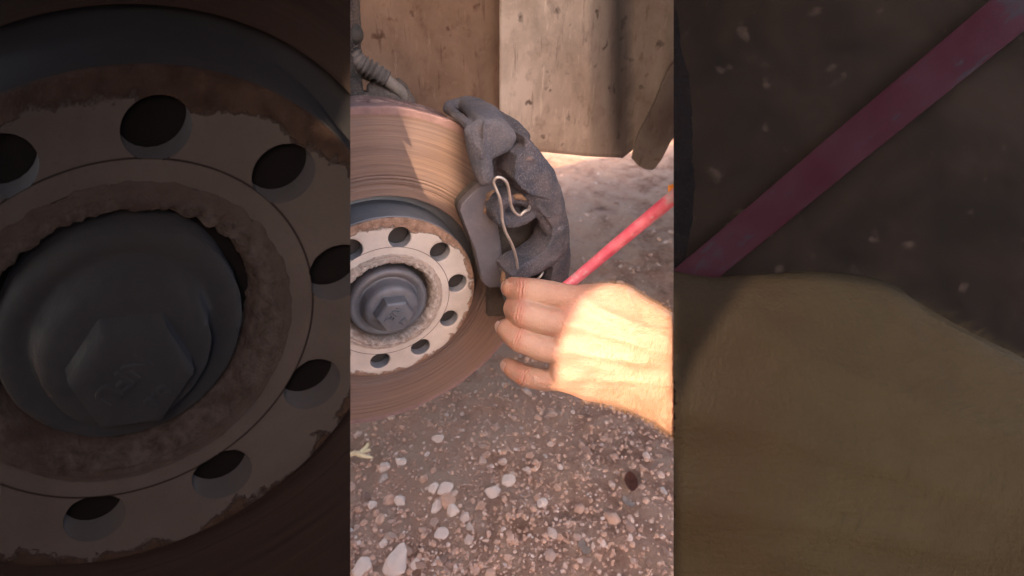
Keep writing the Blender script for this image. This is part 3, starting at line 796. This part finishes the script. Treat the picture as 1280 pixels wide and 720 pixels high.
hs((H['iM'], .0115), (H['mM'], .012), (hp(752, 377, .3315), .0135), (hp(755, 415, .326), .0135), mid1, (hp(790, 420, .322), .017))
hs((H['mM'], .0118), (H['rM'], .0112), (hp(755, 415, .326), .0135), (hp(755, 455, .327), .0135), (hp(790, 420, .322), .017), (hp(790, 465, .324), .017))
hs((H['rM'], .0112), (H['pM'], .0105), (hp(755, 455, .327), .0135), (hp(750, 483, .335), .0115), (hp(790, 465, .324), .017), (hp(795, 491, .331), .0150))
hs((hp(775, 384, .334), .0155), (hp(790, 420, .322), .0165), (hp(790, 465, .324), .0165), (hp(795, 491, .331), .0150), (hp(838, 432, .322), .021), (hp(840, 500, .326), .0195))
hs((hp(838, 432, .322), .0215), (hp(840, 502, .326), .0195), (hp(900, 470, .322), .024), (hp(905, 545, .325), .022))
hs((hp(900, 470, .322), .024), (hp(905, 545, .325), .022), (hp(1060, 590, .335), .030), (hp(1060, 640, .335), .030))
# thumb on the far side, holding the bar
finger([(hp(800, 415, .345), .015), (hp(755, 400, .360), .012), (hp(715, 382, .366), .0105), (hp(684, 374, .362), .0092)])
TEND = [(H['iM'], hp(842, 425, .300)), (H['mM'], hp(846, 445, .298)), (H['rM'], hp(850, 462, .300)), (H['pM'], hp(850, 480, .306))]
def seg_d(p, a, b):
    ab = b-a; t = max(0, min(1, (p-a).dot(ab)/ab.length_squared)); return (p-(a+ab*t)).length, t
def hand_disp(co, n):
    u, v, z = project(co); d = 0
    if n.dot(FW) < .3:
        # knuckle heads
        for k, c in enumerate((H['iM'], H['mM'], H['rM'], H['pM'])):
            q = ((u-(project(c)[0]+6))/20)**2+((v-project(c)[1])/11)**2; d += .0022*math.exp(-q)
        # tendon ridges fanning from the knuckles to the wrist
        for (a, b) in TEND:
            ua, va, _ = project(a); ub, vb, _ = project(b)
            t = (u-ua)/(ub-ua)
            if -.1 < t < 1.1:
                vv = va+(vb-va)*t; d += .0010*math.exp(-((v-vv)/4.5)**2)*math.sin(PI*min(1, max(0, t*.85+.1)))
        # creases over the finger joints
        for (cu, cv, sl) in ((651, 362, .10), (648, 392, .25), (647, 424, .4), (655, 471, .5), (636, 358, .1)):
            du = (u-cu)+(v-cv)*sl; dv = (v-cv)
            if abs(dv) < 17 and abs(du) < 10:
                d -= .0009*(math.sin(du*1.75+noise.noise(Vector((u*.1, v*.15, 0)))*2.5)+.2)*math.exp(-(du/6.5)**2)*math.exp(-(dv/12)**2)
        # soft folds on the outer side of the hand
        f = max(0, min(1, (u-700)/30))*max(0, min(1, (v-425)/30))
        d += .0013*f*math.sin((v-430+.10*(u-760)+22*noise.noise(Vector((u*.022, v*.02, 3))))/8.5)*(.6+.6*noise.noise(Vector((u*.02, v*.03, 0))))
        # vein
        vv = 392+.28*(u-745)+7*math.sin((u-740)/24); d += .0007*math.exp(-((v-vv)/3.2)**2)*(1 if u > 735 else 0)
    d += .00045*noise.noise(co*90)+.00012*noise.noise(co*420)
    return d
hm = remesh(hand_parts, .00075, 14, .55, hand_disp)
# vertex data: skin space and redness at the knuckles / finger sides, partly shade put into the colour
co = [v.co.copy() for v in hm.vertices]
q = hm.attributes.new('sk', 'FLOAT_VECTOR', 'POINT'); q.data.foreach_set('vector', np.array([(c.dot(RT), c.dot(UP), c.dot(FW)) for c in co], dtype='f').ravel())
red = []
for c in co:
    u, v, z = project(c); r = .38*math.exp(-((u-716)/26)**2)+.35*math.exp(-(((u-650)/9)**2))+ (.25 if u < 640 else 0); 
    for (cu, cv, sl) in ((651, 362, .10), (648, 392, .25), (647, 424, .4), (655, 471, .5), (636, 358, .1), (690, 385, 0), (688, 425, .1)):
        du = (u-cu)+(v-cv)*sl
        if abs(v-cv) < 15 and abs(du) < 9 and cu < 680: r += .55*max(0, math.sin(du*1.75+noise.noise(Vector((u*.1, v*.15, 0)))*2.5+PI))*math.exp(-(du/5.5)**2)
    red.append(min(.9, max(0, r+.15*noise.noise(c*70))))
hm.attributes.new('red', 'FLOAT', 'POINT').data.foreach_set('value', np.array(red, dtype='f'))
person = link('person', hm, mat_skin())
tag(person, "bare right hand and forearm in partial sunlight, fingertips pressing the caliper spring", 'person')
NAIL = mat_plain('fingernail', (.62, .42, .36), (.74, .55, .49), 30, .3, 0, .0002)
def nail(c, nrm, along, wx, wy):
    nrm = nrm.normalized(); along = (along-nrm*along.dot(nrm)).normalized(); side = nrm.cross(along)
    bm = bmesh.new(); g = []
    for i in range(9):
        row = []
        for j in range(7):
            a, b = -1+2*i/8, -1+2*j/6
            s = math.sqrt(max(.05, 1-.45*abs(a)**3)); row.append(bm.verts.new(c+along*a*wy+side*b*wx*s-nrm*(b*b*wx*.38+(.25*wy*max(0, a)**2))))
        g.append(row)
    for i in range(8):
        for j in range(6): bm.faces.new((g[i][j], g[i][j+1], g[i+1][j+1], g[i+1][j]))
    bmesh.ops.solidify(bm, geom=bm.faces[:], thickness=.0005)
    from_bm(bm, 'fingernail', NAIL, person, 60)
# ring finger nail seen edge-on at its left end; index nail likewise
nail(hp(631.5, 410, .3365)+(-RT*.80-FW*.60+UP*.05)*.0074, -RT*.80-FW*.60, FW*.6-RT*.8+UP*.3, .0046, .0050)
nail(hp(640, 360, .343)+(-RT*.93-FW*.36)*.0082, -RT*.93-FW*.36, FW*.9-RT*.3, .0050, .0055)
nail(hp(636, 457.5, .352)+(-RT*.85-FW*.5)*.0066, -RT*.85-FW*.5, FW*.8-RT*.4+UP*.2, .0040, .0044)
# fine hair on the wrist and forearm
def arm_hair(count=4500, w_=.00006):
    rnd = random.Random(2); V, Fc = [], []
    cand = [i for i, v in enumerate(hm.vertices) if (lambda n, p: n.dot(FW) < .35 and p[0] > 728 and p[0] < 905)(v.normal, project(v.co))]
    for k in range(count):
        v = hm.vertices[rnd.choice(cand)]; u, vv, z = project(v.co)
        if rnd.random() > min(1, (u-720)/110)+.15: continue
        n = v.normal; d = (-UP*rnd.uniform(.5, 1)-RT*rnd.uniform(-.1, .7)+n*rnd.uniform(.15, .55)).normalized()
        if v.co.dot(UP) and vv < 420: d = (RT*rnd.uniform(.5, 1)+UP*rnd.uniform(-.3, .5)+n*rnd.uniform(.15, .5)).normalized()
        L = rnd.uniform(.0025, .0065); s = d.cross(FW).normalized()*w_
        p0 = v.co; p1 = p0+d*L*.5; p2 = p0+(d*L)-n*L*.28+n*.0003
        b = len(V); V += [p0-s, p0+s, p1+s*.8, p1-s*.8, p2]; Fc += [(b, b+1, b+2, b+3), (b+3, b+2, b+4)]
    me = bpy.data.meshes.new('arm_hair'); me.from_pydata(V, [], Fc)
    o = link('arm_hair', me, mat_plain('brown_body_hair', (.16, .085, .04), (.30, .17, .09), 50, .5, 0, 0), person); o['kind'] = 'stuff'; return me, o
hairm, _ = arm_hair()
hair2, ho = arm_hair(5200, .00002); bpy.data.objects.remove(ho)

# ------------------------------------------------------------------ the red bar
bar_pts = [at(650, 402, .392), at(709, 357, .378), at(775, 302, .362), at(842, 246.5, .348), at(930, 173, .330)]
bar_r = [.0041, .0044, .0049, .0054, .0058]
bp = spline(bar_pts, 8); brr = list(np.interp(np.linspace(0, 4, len(bp)), range(5), bar_r))
barm = tube_mesh(bp, brr, 28, 'bar', 'bar')
bar = tag(empty('pry_bar', at(709, 357, .378)), 'worn pinkish red painted pry bar held in the hand, full size one', 'pry bar')
link('bar_shaft', barm, mat_redpaint(), bar)
ORG = mat_plain('orange_plastic', (.85, .26, .03), (.95, .35, .05), 60, .5, 0, .0003)
link('orange_band', tube_mesh([at(835, 237, .352), at(846, 236, .350), at(870, 234, .348)], [.003, .0045, .005], 16), ORG, bar)

# ------------------------------------------------------------------ enlarged carved panels, in dimmed copies of the materials
def board(D, l, r, t, name, mat, parent, back=.014, front=.004):
    """slab with an undercut inner edge"""
    def X(px, d=D): return (px-640)/FPX*d
    k = .42; inner_left = abs(r-640) < 250
    bm = bmesh.new(); vs = []
    for (off, sh) in ((front, 0), (back, 1)):
        xl, xr = X(l), X(r)
        if inner_left: xr = X(r)-k*off
        else: xl = X(l)+k*off
        for (x, y) in ((xl, -400/FPX*D), (xr, -400/FPX*D), (xr, 400/FPX*D), (xl, 400/FPX*D)):
            vs.append(bm.verts.new(CAM+RT*x+UP*y+FW*(D+off)))
    for f in ((0, 1, 2, 3), (7, 6, 5, 4), (0, 4, 5, 1), (1, 5, 6, 2), (2, 6, 7, 3), (3, 7, 4, 0)): bm.faces.new([vs[i] for i in f])
    bmesh.ops.recalc_face_normals(bm, faces=bm.faces[:])
    o = from_bm(bm, name, mat, parent, 30, False); return o
def panel_post(D, u, parent, mat):
    p = CAM+FW*(D+.036)+RT*((u-640)/FPX*D)-UP*(380/FPX*D)
    me = tube_mesh([p+UP*.02, p, Vector((p.x, p.y, GZ-.02))], .009, 10); link('post', me, mat, parent)
DIM = (.050, .047, .046)  # darkness of the side panels, multiplied into the material colours
PBL = mat_plain('near_black_board', (.004, .004, .004), (.007, .007, .007), 30, .9)
# left: enlarged hub
gL = tag(empty('enlarged_hub_panel', at(200, 700, PD_L)), 'dark enlarged brake hub with big bolt holes filling the whole left side', 'hub panel')
P_L = relief(PD_L, .36)
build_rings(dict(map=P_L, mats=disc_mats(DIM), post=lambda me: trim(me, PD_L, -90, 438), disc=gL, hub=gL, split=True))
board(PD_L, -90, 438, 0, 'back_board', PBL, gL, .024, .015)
panel_post(PD_L, 150, gL, PBL)
# right: enlarged hand and bar on dark earth
gR = tag(empty('enlarged_ground_panel', at(1060, 700, PD_R)), 'dark brown enlarged patch of earth behind the big pink bar at the right', 'earth panel')
def earth():
    n, m_ = 120, 150; vs = []
    for j in range(m_+1):
        for i in range(n+1):
            u = 842+(1370-842)*i/n; v = -40+800*j/m_
            h = noise.fractal(Vector((u*.006, v*.008, 0)), .8, 2.1, 4)*.0016
            vs.append(CAM+RT*((u-640)/FPX*PD_R)-UP*((v-360)/FPX*PD_R)+FW*(PD_R+.006+h))
    me = bpy.data.meshes.new('earth_face'); me.from_pydata(vs, [], [(j*(n+1)+i, j*(n+1)+i+1, (j+1)*(n+1)+i+1, (j+1)*(n+1)+i) for j in range(m_) for i in range(n)])
    trim(me, PD_R, 842, 1370); smooth(me, 180)
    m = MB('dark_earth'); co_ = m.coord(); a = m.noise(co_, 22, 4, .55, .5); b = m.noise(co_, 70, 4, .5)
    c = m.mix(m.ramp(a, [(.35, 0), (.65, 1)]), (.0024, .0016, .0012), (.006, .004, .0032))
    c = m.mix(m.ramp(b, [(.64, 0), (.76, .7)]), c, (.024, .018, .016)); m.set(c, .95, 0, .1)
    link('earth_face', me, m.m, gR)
earth()
board(PD_R, 842, 1370, 0, 'back_board', PBL, gR, .016, .009)
panel_post(PD_R, 1150, gR, PBL)
def carve(me_src, D, k, dref, l, r, name, mat, parent=None, off=0.0, cull=True):
    me = me_src.copy(); F_ = relief(D, 1.0)
    bm = bmesh.new(); bm.from_mesh(me)
    bm.faces.ensure_lookup_table()
    kill = []
    for f in bm.faces:
        c = f.calc_center_median(); u, v, z = project(c)
        if u < 640+(l-640)/MAG-4 or u > 640+(r-640)/MAG+6 or (cull and f.normal.dot(c-CAM) > 0.0): kill.append(f)
    bmesh.ops.delete(bm, geom=kill, context='FACES')
    for v in bm.verts:
        z = project(v.co)[2]; v.co = F_(v.co, (z-dref)*k+off)
    bm.to_mesh(me); bm.free(); trim(me, D, l, r); me.materials.clear(); smooth(me, 180)
    return link(name, me, mat, parent)
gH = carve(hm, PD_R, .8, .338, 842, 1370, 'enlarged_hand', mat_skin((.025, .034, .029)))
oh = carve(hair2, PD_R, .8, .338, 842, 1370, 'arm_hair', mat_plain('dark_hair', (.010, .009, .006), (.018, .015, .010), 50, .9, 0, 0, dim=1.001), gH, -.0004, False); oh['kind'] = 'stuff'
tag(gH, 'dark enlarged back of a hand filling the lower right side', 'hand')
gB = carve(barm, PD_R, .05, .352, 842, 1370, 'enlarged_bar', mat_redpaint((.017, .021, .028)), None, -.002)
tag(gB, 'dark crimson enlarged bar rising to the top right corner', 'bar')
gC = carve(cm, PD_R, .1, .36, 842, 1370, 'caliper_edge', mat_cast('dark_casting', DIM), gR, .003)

# ------------------------------------------------------------------ car body above the wheel (out of frame, shades the ground)
PAINT = mat_plain('dark_car_paint', (.10, .10, .11), (.14, .14, .15), 8, .4, .3, .0002)
CY = .43
def car():
    root = tag(empty('car_body', (.3, .2, .5)), 'body of the parked car above the bare wheel hub', 'car')
    bm = bmesh.new(); prof = [(-1.1, -.12), (-.36, -.12)]
    for i in range(17):
        a = PI-PI*i/16; prof.append((.0+.36*math.cos(a), .02+.37*math.sin(a)))
    prof += [(.36, -.12), (2.6, -.12), (2.6, .55), (1.4, .95), (.9, .62), (-.9, .50), (-1.1, .3)]
    pts = [Vector((x, 0, z)) for x, z in prof]
    res = delaunay_2d_cdt([Vector((p.x, p.z)) for p in pts], [(i, (i+1) % len(pts)) for i in range(len(pts))], [], 1, 1e-6)
    for yy in (-.10, -.085):
        V = [bm.verts.new((p.x, yy, p.y)) for p in res[0]]
        for f in res[2]: bm.faces.new([V[i] for i in f])
    from_bm(bm, 'fender', PAINT, root, 30, False)
    bm = bmesh.new()
    c = [bm.verts.new(p) for p in ((-1.1, -.085, .49), (-1.1, CY, .49), (2.6, CY, .60), (2.6, -.085, .60))]; bm.faces.new(c)
    bmesh.ops.solidify(bm, geom=bm.faces[:], thickness=.01)
    from_bm(bm, 'bonnet', PAINT, root, 30, False)
    bm = bmesh.new(); bm.faces.new([bm.verts.new(p) for p in ((-1.0, .34, .03), (2.5, .34, .03), (2.5, .80, .03), (-1.0, .80, .03))]); bmesh.ops.solidify(bm, geom=bm.faces[:], thickness=.01)
    from_bm(bm, 'underbody_sky_block', PAINT, root, 30, False)  # unseen floor panel, added to cut skylight on the far ground
car()

# ------------------------------------------------------------------ screen added out of view, openings cut to shape the sun patches
def sun_mask():
    dist = .80
    n = Vector((SUN_TO.x, SUN_TO.y, 0)).normalized()          # upright sheet facing the car
    side = n.cross(Vector((0, 0, 1))).normalized()
    base = Vector((0, 0, 0)) + n*dist
    def hit(P):
        t = (base-P).dot(n)/SUN_TO.dot(n); q = P+SUN_TO*t; return Vector(((q-base).dot(side), q.z))
    disc_poly = [hit(aty(u, v, .0165)) for u, v in ((506, 129), (560, 142), (570, 151), (567, 185), (568, 212), (574, 232), (564, 254), (545, 248), (506, 240))]
    hd = [(752, 357, .325), (737, 366, .318), (724, 382, .316), (713, 402, .316), (703, 422, .318), (697, 445, .322), (698, 470, .322), (692, 484, .330), (692, 496, .330), (740, 511, .325), (790, 520, .318), (840, 549, .310), (840, 383, .305), (800, 363, .318), (765, 348, .322)]
    from mathutils.bvhtree import BVHTree
    bv = BVHTree.FromPolygons([v.co for v in hm.vertices], [tuple(p.vertices) for p in hm.polygons])
    def on_hand(u, v, d):
        q = bv.ray_cast(CAM, ray(u, v).normalized())[0]
        return q if q is not None else at(u, v, d)
    hand_poly = [hit(on_hand(u, v, d)) for u, v, d in hd]
    print('openings', [tuple(round(c, 3) for c in p) for p in disc_poly], [tuple(round(c, 3) for c in p) for p in hand_poly])
    pan = [(945, 343), (925, 362), (900, 400), (872, 445), (846, 505), (846, 752), (1340, 752), (1340, 476), (1280, 446), (1230, 418), (1180, 392), (1100, 360), (1020, 346)]
    pan_poly = [hit(at(u, v, PD_R-.008)) for u, v in pan]
    outer_ = [Vector(p) for p in ((-.8, GZ), (.8, GZ), (.8, 1.15), (-.8, 1.15))]
    pts = outer_+disc_poly+hand_poly+pan_poly; e = []
    k = 0
    for L in (len(outer_), len(disc_poly), len(hand_poly), len(pan_poly)):
        e += [(k+i, k+(i+1) % L) for i in range(L)]; k += L
    V, E, Fc, *_ = delaunay_2d_cdt(pts, e, [], 0, 1e-7)
    def inside(p, poly):
        c = False; m = len(poly)
        for i in range(m):
            a, b = poly[i], poly[(i+1) % m]
            if (a.y > p.y) != (b.y > p.y) and p.x < (b.x-a.x)*(p.y-a.y)/(b.y-a.y)+a.x: c = not c
        return c
    bm = bmesh.new(); vs = [bm.verts.new(base+side*p.x+Vector((0, 0, p.y))) for p in V]
    for f in Fc:
        c = sum((V[i] for i in f), Vector((0, 0)))/len(f)
        if inside(c, disc_poly) or inside(c, hand_poly) or inside(c, pan_poly): continue
        bm.faces.new([vs[i] for i in f])
    bmesh.ops.solidify(bm, geom=bm.faces[:], thickness=.0015)
    tag(from_bm(bm, 'sun_mask_sheet', mat_plain('added_sheet_metal', (.32, .26, .21), (.45, .38, .32), 5, .7), None, 30, False),
        'upright metal sheet added behind the camera, openings cut to shape the sun patches', 'sun_mask')
sun_mask()
